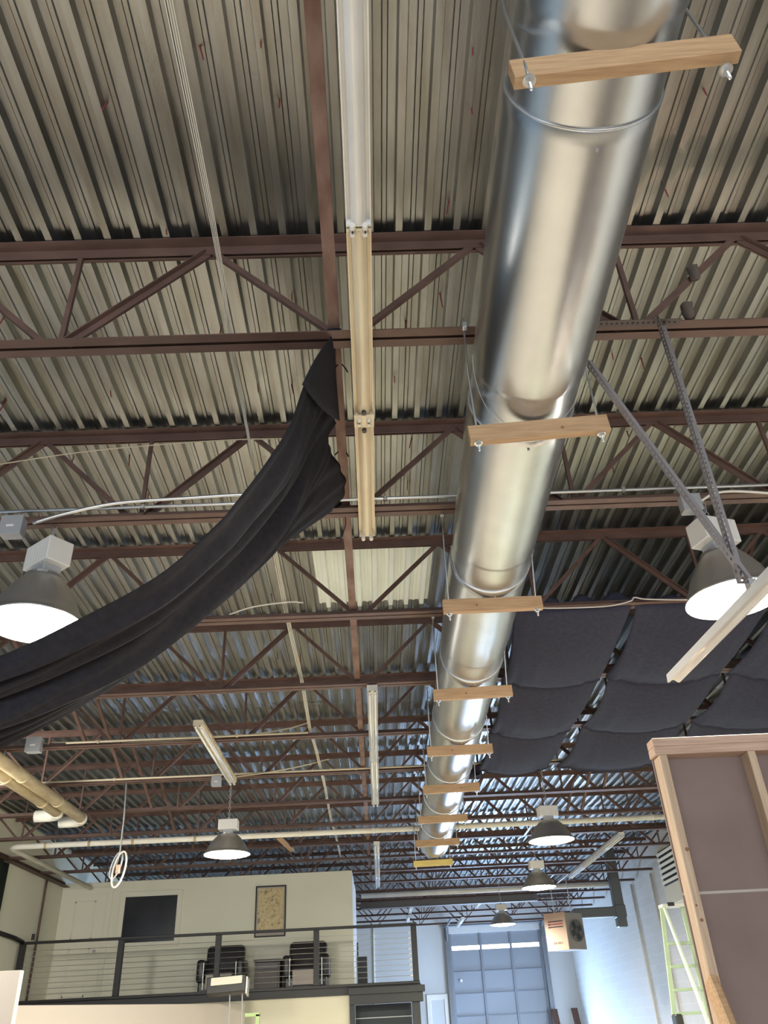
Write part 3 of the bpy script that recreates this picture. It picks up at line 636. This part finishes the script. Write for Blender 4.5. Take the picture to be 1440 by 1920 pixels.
for i in range(NS):
    s = i/(NS-1); a, b_ = ua[i], la[i]; row = []
    g = min(1, s*3.0); cn = ((b_-a).cross(ua[min(i+1, NS-1)]-ua[max(i-1, 0)])).normalized()
    if cn.z > 0: cn = -cn
    for j in range(NV+1):
        v = j/NV; p = a.lerp(b_, v)
        sag = .10*g*math.sin(PI*v)
        pl = 1.3*(.026*math.sin(2*PI*(2.6*v**1.2+.25*s))+.026*math.sin(2*PI*(6.3*v+.6*s)+1.0)+.015*math.sin(2*PI*(12.0*v-.9*s)+2.2))*g*math.sin(PI*v)**.5
        pl += .010*(1-g)*math.sin(2*PI*9*v)*math.sin(PI*v)
        p = p+cn*(pl+sag)
        if s < .12:
            k = (1-s/.12)**2; p.x += k*(.05*math.sin(PI*v*3)*(1 if v > .45 else -.3)-.02*math.sin(PI*v))
        row.append(p)
    rows.append(row)
dr = MB().grid(rows).build('black_drape', 'black_cloth', smooth=True, solid=.003); tag(dr, 'black cloth drape slung from the joists down past the big lamp', 'drape')
fl = MB(); A = smooth_pts([(-.108, 2.80, 4.455), (-.19, 2.77, 4.27), (-.252, 2.75, 4.085)], 10); B_ = smooth_pts([(-.105, 2.86, 4.452), (-.11, 3.08, 4.42), (-.105, 3.35, 4.36)], 10)
fl.grid([[A[i].lerp(B_[i], j/8)+Vector((0, -.01, -.035*math.sin(PI*j/8)*(i/9))) for j in range(9)] for i in range(10)])
fl.build('folded_corner', 'black_cloth', dr, smooth=True, solid=.004)
for p in ((-.105, 2.81, 4.46), (-.11, 3.05, 4.47), (-.13, 3.78, 4.48), (-.14, 4.36, 4.49)):
    q = Vector(p); MB().tube(smooth_pts([q+Vector((-.02, 0, -.015)), q+Vector((.02, -.01, .02)), q+Vector((.045, .005, .01)), q+Vector((.06, .0, -.03))], 10), .004, 6).build('tie_string', 'black_cloth', dr, smooth=True)
MB().tube(smooth_pts([(-.13, 4.38, 4.49), (-.11, 4.42, 4.40), (-.14, 4.45, 4.30), (-.15, 4.46, 4.27)], 12), .003, 6).build('tie_string', 'black_cloth', dr, smooth=True)
kn = MB().tube([(-.135, 2.80, 4.47), (-.11, 2.81, 4.49), (-.08, 2.80, 4.475)], [.018, .032, .018], 8); kn.build('knot', 'black_cloth', dr, smooth=True)

# black ceiling sheets slung between joists
def sheet(xa0, xa1, ya, xb0, xb1, yb, sag, label, top=0.0, seed=0, waist=.022, hemsag=.10):
    rnd = random.Random(seed); NU, NT = 44, 40; rows = []; ph = [rnd.uniform(0, 6.28) for _ in range(6)]
    for j in range(NT+1):
        v = j/NT; row = []
        for i in range(NU+1):
            u = i/NU
            x0, x1 = xa0+(xb0-xa0)*v, xa1+(xb1-xa1)*v
            w_ = waist*math.sin(PI*v); x = x0+w_+(x1-x0-2*w_)*u; y = ya+(yb-ya)*v
            z = Z_BOT-.012-sag*math.sin(PI*v)*(.35+.65*math.sin(PI*u))-hemsag*math.sin(PI*u)**.8*(v**1.5+.25*(1-v)**3)
            edge = abs(2*u-1)**1.5
            z += (.012*math.sin(34*u+ph[0]+3*v)+.008*math.sin(61*u+ph[1]-5*v))*edge*v
            z += .012*math.sin(9*v*v+ph[2])*(v**2)*math.sin(PI*u)
            y -= .10*math.sin(PI*u)*v*0
            row.append((x, y, z))
        rows.append(row)
    if top:                                  # turned up over the near joist
        pre = []
        for q in range(5):
            w_ = (5-q)/5; pre.append([(x+.01*math.sin(40*i), y-.02+.02*w_, z+top*w_*(.75+.25*math.sin(i*.5+seed))) for i, (x, y, z) in enumerate(rows[0])])
        rows = pre+rows
    # hanging hem at the far edge
    last = rows[-1]
    rows.append([(x, y+.012, z-.02) for x, y, z in last])
    return tag(MB().grid(rows).build('ceiling_sheet', 'black_drape', smooth=True, solid=.003), label, 'fabric sheet', 'black ceiling sheets')
e = .0
sheet(1.20, 2.17, JY[2]+e, 1.30, 2.27, JY[3], .16, 'black ceiling sheet in the near row, beside the duct', .16, 1)
sheet(2.21, 3.33, JY[2]+e, 2.33, 3.45, JY[3], .16, 'black ceiling sheet in the near row, second from the duct, behind the lamp', .12, 2)
sheet(3.38, 4.60, JY[2]+e, 3.53, 4.75, JY[3], .16, 'black ceiling sheet in the near row, third from the duct', .12, 3)
sheet(1.30, 2.27, JY[3]+.02, 1.36, 2.30, JY[4], .16, 'black ceiling sheet in the middle row, beside the duct', 0, 4)
sheet(2.36, 3.48, JY[3]+.02, 2.42, 3.62, JY[4], .16, 'black ceiling sheet in the middle row, second from the duct', 0, 5)
sheet(3.58, 4.95, JY[3]+.02, 3.68, 5.1, JY[4], .16, 'black ceiling sheet in the middle row, third from the duct', 0, 6)
sheet(1.36, 2.28, JY[4]+.02, 1.38, 2.32, JY[5], .14, 'black ceiling sheet in the far row, beside the duct', 0, 7)
sheet(2.42, 3.60, JY[4]+.02, 2.42, 3.80, JY[5], .14, 'black ceiling sheet in the far row, partly behind the stud wall', 0, 8)
sheet(3.70, 5.1, JY[4]+.02, 3.86, 5.2, JY[5], .14, 'black ceiling sheet in the far row above the stud wall top', 0, 9)
cable('white_rope', [(1.18, 5.84, 4.44), (1.40, 5.83, 4.405), (1.70, 5.83, 4.395), (1.98, 5.84, 4.405), (2.15, 5.84, 4.44), (2.19, 5.84, 4.47), (2.3, 5.84, 4.45), (2.7, 5.84, 4.43), (3.3, 5.84, 4.44), (4.4, 5.84, 4.46)], .006, 'rope', 'white rope strung along the near edge of the black sheets', 'rope', 60)
cl = MB(); rows = []
for j in range(9):
    a = j/8*2*PI; rows.append([(1.36+.05*math.cos(a)*(1+.3*math.sin(q*2.0))-.05*math.sin(q*.8), 10.50+q*.03, Z_BOT-.06+.06*math.sin(a)-.03*math.sin(q*.9)) for q in range(8)])
tag(cl.grid(rows).build('bunched_cloth', 'black_drape', smooth=True), 'bunch of black cloth tied up beside the duct at the far row of sheets', 'cloth')

# ------------------------------------------------------------------ stud wall with drywall behind
t = empty('stud_wall', (1.9, 3.84, 0), 'bare lumber stud wall with brown-backed drywall, its top corner under the black sheets', 'stud wall')
for z0, z1 in ((2.680, 2.719), (2.640, 2.6795)): MB().box(1.345, 3.4, 3.80, 3.889, z0, z1).build('top_plate', 'lumber_p', t, bevel=.0025)
MB().box(1.362, 3.4, 3.80, 3.889, 0, .04).build('bottom_plate', 'lumber_p', t, bevel=.0025)
for x in (1.362, 1.786, 2.195, 2.60, 3.0): 
    s = MB().box(x, x+.038, 3.80, 3.889, .04, 2.6395).build('stud', 'lumber_z', t, bevel=.0025)
    for q in range(3):
        zz = random.uniform(1.75, 2.55); MB().tube([(x+.012+.008*q, 3.8005, zz), (x+.012+.008*q, 3.7985, zz)], .005+.002*q, 9).build('wood_knot', 'knot', s)
MB().box(1.357, 3.4, 3.889, 3.902, .01, 2.045).build('drywall_sheet', 'drywall', t)
MB().box(1.357, 3.4, 3.889, 3.902, 2.057, 2.70).build('drywall_sheet', 'drywall', t)
MB().box(1.40, 3.4, 3.892, 3.900, 2.044, 2.058).build('board_joint', 'white_wall', t)
mb = MB(); p0, p1 = Vector((1.338, 3.74, 1.715)), Vector((1.345, 2.9, .15)); d, s_, u_ = frame_from(p1-p0)
mb.obox((p0+p1)/2, (p1-p0)/2, Vector((.019, 0, 0)), d.cross(Vector((1, 0, 0)))*.0445)
tag(mb.build('lumber_brace', 'lumber_x', bevel=.008), 'diagonal lumber brace nailed to the side of the stud wall end', 'brace')

# ------------------------------------------------------------------ step ladder
t = empty('step_ladder', (4.6, 14.0, 0), 'pale green fibreglass step ladder between stud wall and block wall', 'ladder')
top = 3.05
def rail(p0, p1, w, h, mat='ladder_green', nm='rail'): return MB().bar(p0, p1, w, h).build(nm, mat, t, bevel=.004)
rail((4.50, 13.98, top), (4.30, 14.35, 0), .03, .07); rail((4.83, 13.98, top), (5.02, 14.35, 0), .03, .07)
rail((4.51, 13.9, top), (4.62, 12.6, 0), .035, .06, 'ladder_pale'); rail((4.86, 13.9, top), (5.10, 12.6, 0), .03, .06)
MB().box(4.47, 4.89, 13.84, 14.06, top-.02, top+.03).build('top_cap', 'white_enamel', t, bevel=.006)
MB().box(4.555, 4.66, 13.83, 13.86, top-.01, top+.045).build('cap_latch', 'black_plastic', t, bevel=.004)
for k in range(1, 10):
    z = top-.305*k-.20; u = (top-z)/top
    MB().box(4.50-.20*u+.01, 4.83+.19*u-.01, 13.98+.37*u-.04, 13.98+.37*u+.04, z-.03, z+.012).build('step', 'ladder_green', t, bevel=.004)
MB().box(4.335, 4.45, 13.9, 14.1, 1.36, 1.62).build('tool_pouch', 'black_plastic', t, bevel=.02)

# ------------------------------------------------------------------ wall louvre, conduits, heater
t = empty('wall_louvre', (6.25, 17.6, 3.55), 'cream louvred vent box high on the block wall beside the stud wall', 'vent')
MB().box(6.02, XR-.002, 16.7, 18.3, 3.50, 4.62).build('housing', 'cream_trim', t, bevel=.01)
MB().box(6.005, 6.02, 16.85, 18.18, 3.86, 4.52).build('grille_back', 'navy_dark', t)
for k in range(6): MB().obox((5.985, 17.515, 3.92+.108*k), (.022, 0, .012), (0, .66, 0), (-.008, 0, .026)).build('slat', 'cream_trim', t)
for y, lab in ((21.8, 'vertical pipe on the block wall, the one further from the ladder'), (20.1, 'vertical pipe on the block wall, the one nearer the ladder')):
    o = MB().tube([(XR-.03, y, .02), (XR-.03, y, 4.40)], .025, 10); tag(o.build('wall_pipe', 'pipe_white', smooth=True), lab, 'pipe')
t = empty('unit_heater', (4.22, 20.3, 2.93), 'beige and grey unit heater hung from the ceiling before the overhead door', 'heater')
hp = Vector((4.22, 20.0, 0)); e1 = Vector((-.42, .30, 0)); e2 = Vector((.47, .36, 0)); zu = Vector((0, 0, .37)); hc = hp+(e1+e2)/2+Vector((0, 0, 3.30))
MB().obox(hc, e1/2, e2/2, zu).build('case', 'heater_grey', t, bevel=.01)
n1 = Vector((-e2.x, -e2.y, 0)).normalized(); n2 = Vector((-e1.x, -e1.y, 0)).normalized()
fc = hp+e1/2+Vector((0, 0, 3.30)); fp = MB().obox(fc+n1*.006, e1/2*1.0, n1*.006, zu*1.02).build('front_panel', 'heater_beige', t, bevel=.004)
u1 = e1.normalized()
for k in range(3):
    MB().obox(fc+n1*.014-u1*.02+Vector((0, 0, .20-.055*k)), u1*.17, n1*.002, Vector((0, 0, .012))).build('stripe', 'mark_red' if k == 1 else 'mark_dark', fp)
    MB().obox(fc+n1*.0145+u1*.14+Vector((0, 0, .20-.055*k)), u1*.03, n1*.002, Vector((0, 0, .016))).build('stripe_head', 'mark_red' if k == 0 else 'mark_dark', fp)
f = MB()
for k in range(7):
    c = fc+n1*.014-u1*(-.09+.034*k)+Vector((0, 0, -.23))
    f.obox(c-u1*.010, u1*.003, n1*.0015, Vector((0, 0, .018)))
    if k % 2 == 0: f.obox(c+Vector((0, 0, .015)), u1*.011, n1*.0015, Vector((0, 0, .003)))
    f.obox(c-Vector((0, 0, .015)), u1*.011, n1*.0015, Vector((0, 0, .003)))
    if k % 3: f.obox(c+u1*.009, u1*.003, n1*.0015, Vector((0, 0, .018)))
f.build('maker_lettering', 'mark_dark', fp)
fc2 = hp+e2/2+Vector((0, 0, 3.30)); u2 = e2.normalized()
fr = MB(); R1 = .21
for rr in (R1, R1*.78, R1*.55, R1*.32): fr.tube([fc2+n2*.03+u2*math.cos(a)*rr+Vector((0, 0, math.sin(a)*rr)) for a in [2*PI*q/28 for q in range(29)]], .005 if rr < R1 else .012, 6, cap=False)
for q in range(8):
    a = PI*q/8; v = u2*math.cos(a)+Vector((0, 0, math.sin(a))); fr.tube([fc2+n2*.03-v*R1, fc2+n2*.03+v*R1], .004, 6)
fr.build('fan_guard', 'flue', t, smooth=True)
fb = MB()
for q in range(4):
    a = 2*PI*q/4+.4; v = u2*math.cos(a)+Vector((0, 0, math.sin(a))); w_ = u2*-math.sin(a)+Vector((0, 0, math.cos(a)))
    fb.obox(fc2+n2*.014+v*.10, v*.085, w_*.055+n2*.008, n2*.002)
fb.tube([fc2+n2*.006, fc2+n2*.022], .03, 12); fb.build('fan', 'navy_dark', t)
for s in (-1, 1): MB().box(hc.x+e1.x*.4*s-.02, hc.x+e1.x*.4*s+.02, JY[11]-.05, JY[12]+.05, Z_BOT-.006, Z_BOT+.002).build('hanger_bar', 'slotted', t)
for s in (-1, 1): MB().tube([hc+e1*.4*s+zu, hc+e1*.4*s+Vector((0, 0, Z_BOT+.02-hc.z))], .008, 8).build('hanger_rod', 'zinc', t)
t = empty('flue_pipe', (5.4, 21.4, 3.5), 'dark flue pipe with a tee beside the unit heater', 'flue pipe')
MB().box(4.66, 5.72, 21.0, 21.22, 3.63, 3.84).build('flue_run', 'flue', t, bevel=.02); MB().box(5.66, 5.88, 20.98, 21.24, 3.40, 5.18).build('flue_riser', 'flue', t, bevel=.02)
MB().box(5.645, 5.895, 20.965, 21.255, 3.60, 3.87).build('tee_band', 'flue', t, bevel=.015)

# ------------------------------------------------------------------ things at the far wall
for x, lab in ((5.46, 'brown board leaning on the far wall beside the overhead door'), (6.10, 'brown board leaning in the far corner')):
    o = MB().obox((x, 29.1, .99), (.10, 0, 0), (0, .02, 0), (.02, .62, .96)); tag(o.build('leaning_board', 'board_brown', bevel=.004), lab, 'board', 'brown boards at the far wall')
t = MB(); 
for a, b_, z0, z1 in ((1.50, 1.62, 0, 2.38), (2.06, 2.18, 0, 2.38), (1.50, 2.18, 2.38, 2.52)): t.box(a, b_, YB-.05, YB-.002, z0, z1)
o = t.build('door_3', 'white_enamel', bevel=.005); tag(o, 'white door frame on the far wall beside the overhead door', 'door', kind='structure')
MB().box(1.62, 2.06, YB-.03, YB-.002, 0, 2.38).build('door_leaf', 'back_paint', o)
cable('wall_conduit', [(-.16, YB-.03, .1), (-.16, YB-.03, 2.4), (-.13, YB-.03, 4.55)], .03, 'pipe_white', 'thin pale conduit on the far wall behind the railing', 'conduit')

# ------------------------------------------------------------------ balcony railing
t = empty('balcony_railing', (-2.9, YR, Z_MEZ), 'black balcony railing with thin horizontal cables', 'railing')
MB().box(-6.46, .72, YR-.03, YR+.03, 3.20, 3.245).build('top_rail', 'black_steel', t, bevel=.005)
MB().box(-6.46, .72, YR-.06, YR+.06, Z_MEZ, Z_MEZ+.045).build('bottom_rail', 'black_steel', t, bevel=.005)
for x in (-6.40, -4.63, -2.88, -1.11, .66): MB().box(x-.05, x+.05, YR-.045, YR+.045, Z_MEZ+.045, 3.20).build('post', 'black_steel', t, bevel=.005)
for k in range(9):
    z = Z_MEZ+.13+.085*k; MB().tube([(-6.38, YR, z), (.64, YR, z)], .0042, 6).build('cable', 'zinc', t)
    fb = MB(); fb.tube([(.60, YR-.02, z), (.565, YR-.02, z)], .016, 8); fb.tube([(.565, YR-.02, z), (.55, YR-.02, z-.035)], .008, 6); fb.build('cable_fitting', 'white_enamel', t)
MB().tube([(XL+.06, 15.36, 3.30), (-6.44, 16.1, 3.28), (-6.40, YR-.04, 3.24)], .035, 10).build('side_handrail', 'black_steel', t, smooth=True)
MB().tube([(-6.36, YR+.3, 3.30), (-6.36, YR+.3, 3.40)], .03, 8).build('wall_stub', 'black_steel', t)
# poster
t = empty('framed_poster', (-2.17, YW, 3.31), 'framed tan printed poster on the cream balcony wall', 'poster')
f = MB()
for a, b_, c, e_ in ((-2.49, -1.86, 4.225, 4.25), (-2.49, -1.86, 3.30, 3.325), (-2.49, -2.465, 3.325, 4.225), (-1.885, -1.86, 3.325, 4.225)): f.box(a, b_, YW-.03, YW-.002, c, e_)
f.build('frame', 'black_steel', t, bevel=.003)
MB().box(-2.465, -1.885, YW-.012, YW-.004, 3.325, 4.225).build('mat_border', 'white_wall', t)
MB().box(-2.435, -1.915, YW-.016, YW-.012, 3.43, 4.195).build('print', 'poster', t)
# armchairs and side table
def armchair(cx, label):
    cy = 17.55; z0 = Z_MEZ
    t = empty('leather_armchair', (cx, cy, z0), label, 'armchair', 'black leather armchairs')
    mb = MB().box(cx-.39, cx+.39, cy-.42, cy+.32, z0+.02, z0+.24); mb.build('base', 'leather', t, bevel=.03, seg=2)
    mb = MB().box(cx-.27, cx+.27, cy-.46, cy+.20, z0+.24, z0+.42); mb.build('seat_cushion', 'leather', t, bevel=.06, seg=3, smooth=True)
    mb = MB().box(cx-.24, cx+.24, cy-.49, cy-.455, z0+.10, z0+.34); mb.build('front_flap', 'leather_pale', t, bevel=.012, seg=2)
    mb = MB().obox((cx, cy+.22, z0+.56), (.37, 0, 0), (0, .09, -.03), (0, .06, .30)); mb.build('backrest', 'leather', t, bevel=.085, seg=4, smooth=True)
    for s in (-1, 1):
        MB().box(cx+s*.36-.08, cx+s*.36+.08, cy-.40, cy+.25, z0+.22, z0+.60).build('arm', 'leather', t, bevel=.055, seg=3, smooth=True)
        MB().tube([(cx+s*.30, cy-.42, z0+.10), (cx+s*.30, cy-.42, z0+.54)], .014, 8).build('chrome_trim', 'zinc', t)
    for sx in (-1, 1):
        for sy in (-1, 1): MB().box(cx+sx*.3-.03, cx+sx*.3+.03, cy+sy*.26-.07, cy+sy*.26-.01, z0, z0+.03).build('foot', 'black_plastic', t)
armchair(-2.96, 'black leather armchair behind the boxy lamp, beside the window')
armchair(-1.36, 'black leather armchair under the poster side of the balcony, by the wall end')
t = empty('side_cabinet', (-2.08, 17.5, Z_MEZ), 'dark low cabinet between the two armchairs', 'cabinet')
MB().box(-2.33, -1.85, 17.3, 17.7, Z_MEZ, 2.80).build('body', 'brownish', t, bevel=.01); MB().box(-2.35, -1.83, 17.27, 17.72, 2.80, 2.84).build('top', 'leather', t, bevel=.008)
MB().box(-2.29, -1.89, 17.285, 17.30, 2.68, 2.785).build('drawer', 'leather', t, bevel=.004); MB().box(-2.29, -1.89, 17.285, 17.30, Z_MEZ+.04, 2.66).build('door', 'brownish', t, bevel=.004)
t = empty('black_cabinet', (-.36, 20.6, Z_MEZ), 'small black cabinet past the end of the balcony wall', 'cabinet')
MB().box(-.47, -.25, 20.4, 20.8, Z_MEZ, 3.02).build('body', 'black_plastic', t, bevel=.01); MB().box(-.475, -.44, 20.36, 20.4, Z_MEZ, 3.30).build('tall_side', 'black_plastic', t, bevel=.006)
MB().box(-.23, -.14, 20.5, 20.62, Z_MEZ, 2.44).build('small_can', 'pipe_white', t, bevel=.01)
# boxy lamp on thin legs in front of the balcony
t = empty('boxy_lamp', (-2.45, 15.2, 2.05), 'boxy black work lamp with a pale front standing above the white partition', 'work lamp')
MB().obox((-2.47, 15.1, 2.33), (.31, 0, .012), (0, .14, -.02), (-.004, .02, .12)).build('housing', 'black_plastic', t, bevel=.012)
MB().obox((-2.46, 14.955, 2.40), (.25, 0, .010), (0, .01, -.004), (-.003, .03, .055)).build('front_panel', 'cream_trim', t, bevel=.004)
MB().obox((-2.14, 15.1, 2.31), (.012, 0, 0), (0, .12, -.02), (0, .02, .12)).build('side_bracket', 'white_enamel', t, bevel=.003)
for x in (-2.42, -2.22): MB().tube([(x, 15.1, 2.23), (x+.01, 15.1, 2.0), (x, 15.1, .02)], .010, 8).build('leg', 'grey_box', t)
# white partitions in front
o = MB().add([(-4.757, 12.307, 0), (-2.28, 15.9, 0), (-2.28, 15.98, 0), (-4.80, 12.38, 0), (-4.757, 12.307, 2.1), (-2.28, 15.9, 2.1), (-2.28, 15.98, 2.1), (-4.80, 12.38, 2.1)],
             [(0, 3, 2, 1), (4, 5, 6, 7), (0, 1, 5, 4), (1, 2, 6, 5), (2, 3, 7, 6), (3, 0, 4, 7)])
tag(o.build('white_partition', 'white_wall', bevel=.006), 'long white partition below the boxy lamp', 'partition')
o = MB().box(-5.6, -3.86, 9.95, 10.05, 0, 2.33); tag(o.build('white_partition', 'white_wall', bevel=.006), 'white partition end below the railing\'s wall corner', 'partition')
t = empty('green_frame', (-1.85, 14.2, 0), 'green painted frame post beside the white partition end', 'frame')
MB().box(-1.86, -1.80, 14.1, 14.16, 0, 1.90).build('post', 'frame_green', t, bevel=.004); MB().box(-2.02, -1.80, 14.1, 14.16, 1.87, 1.92).build('head', 'frame_green', t, bevel=.004)
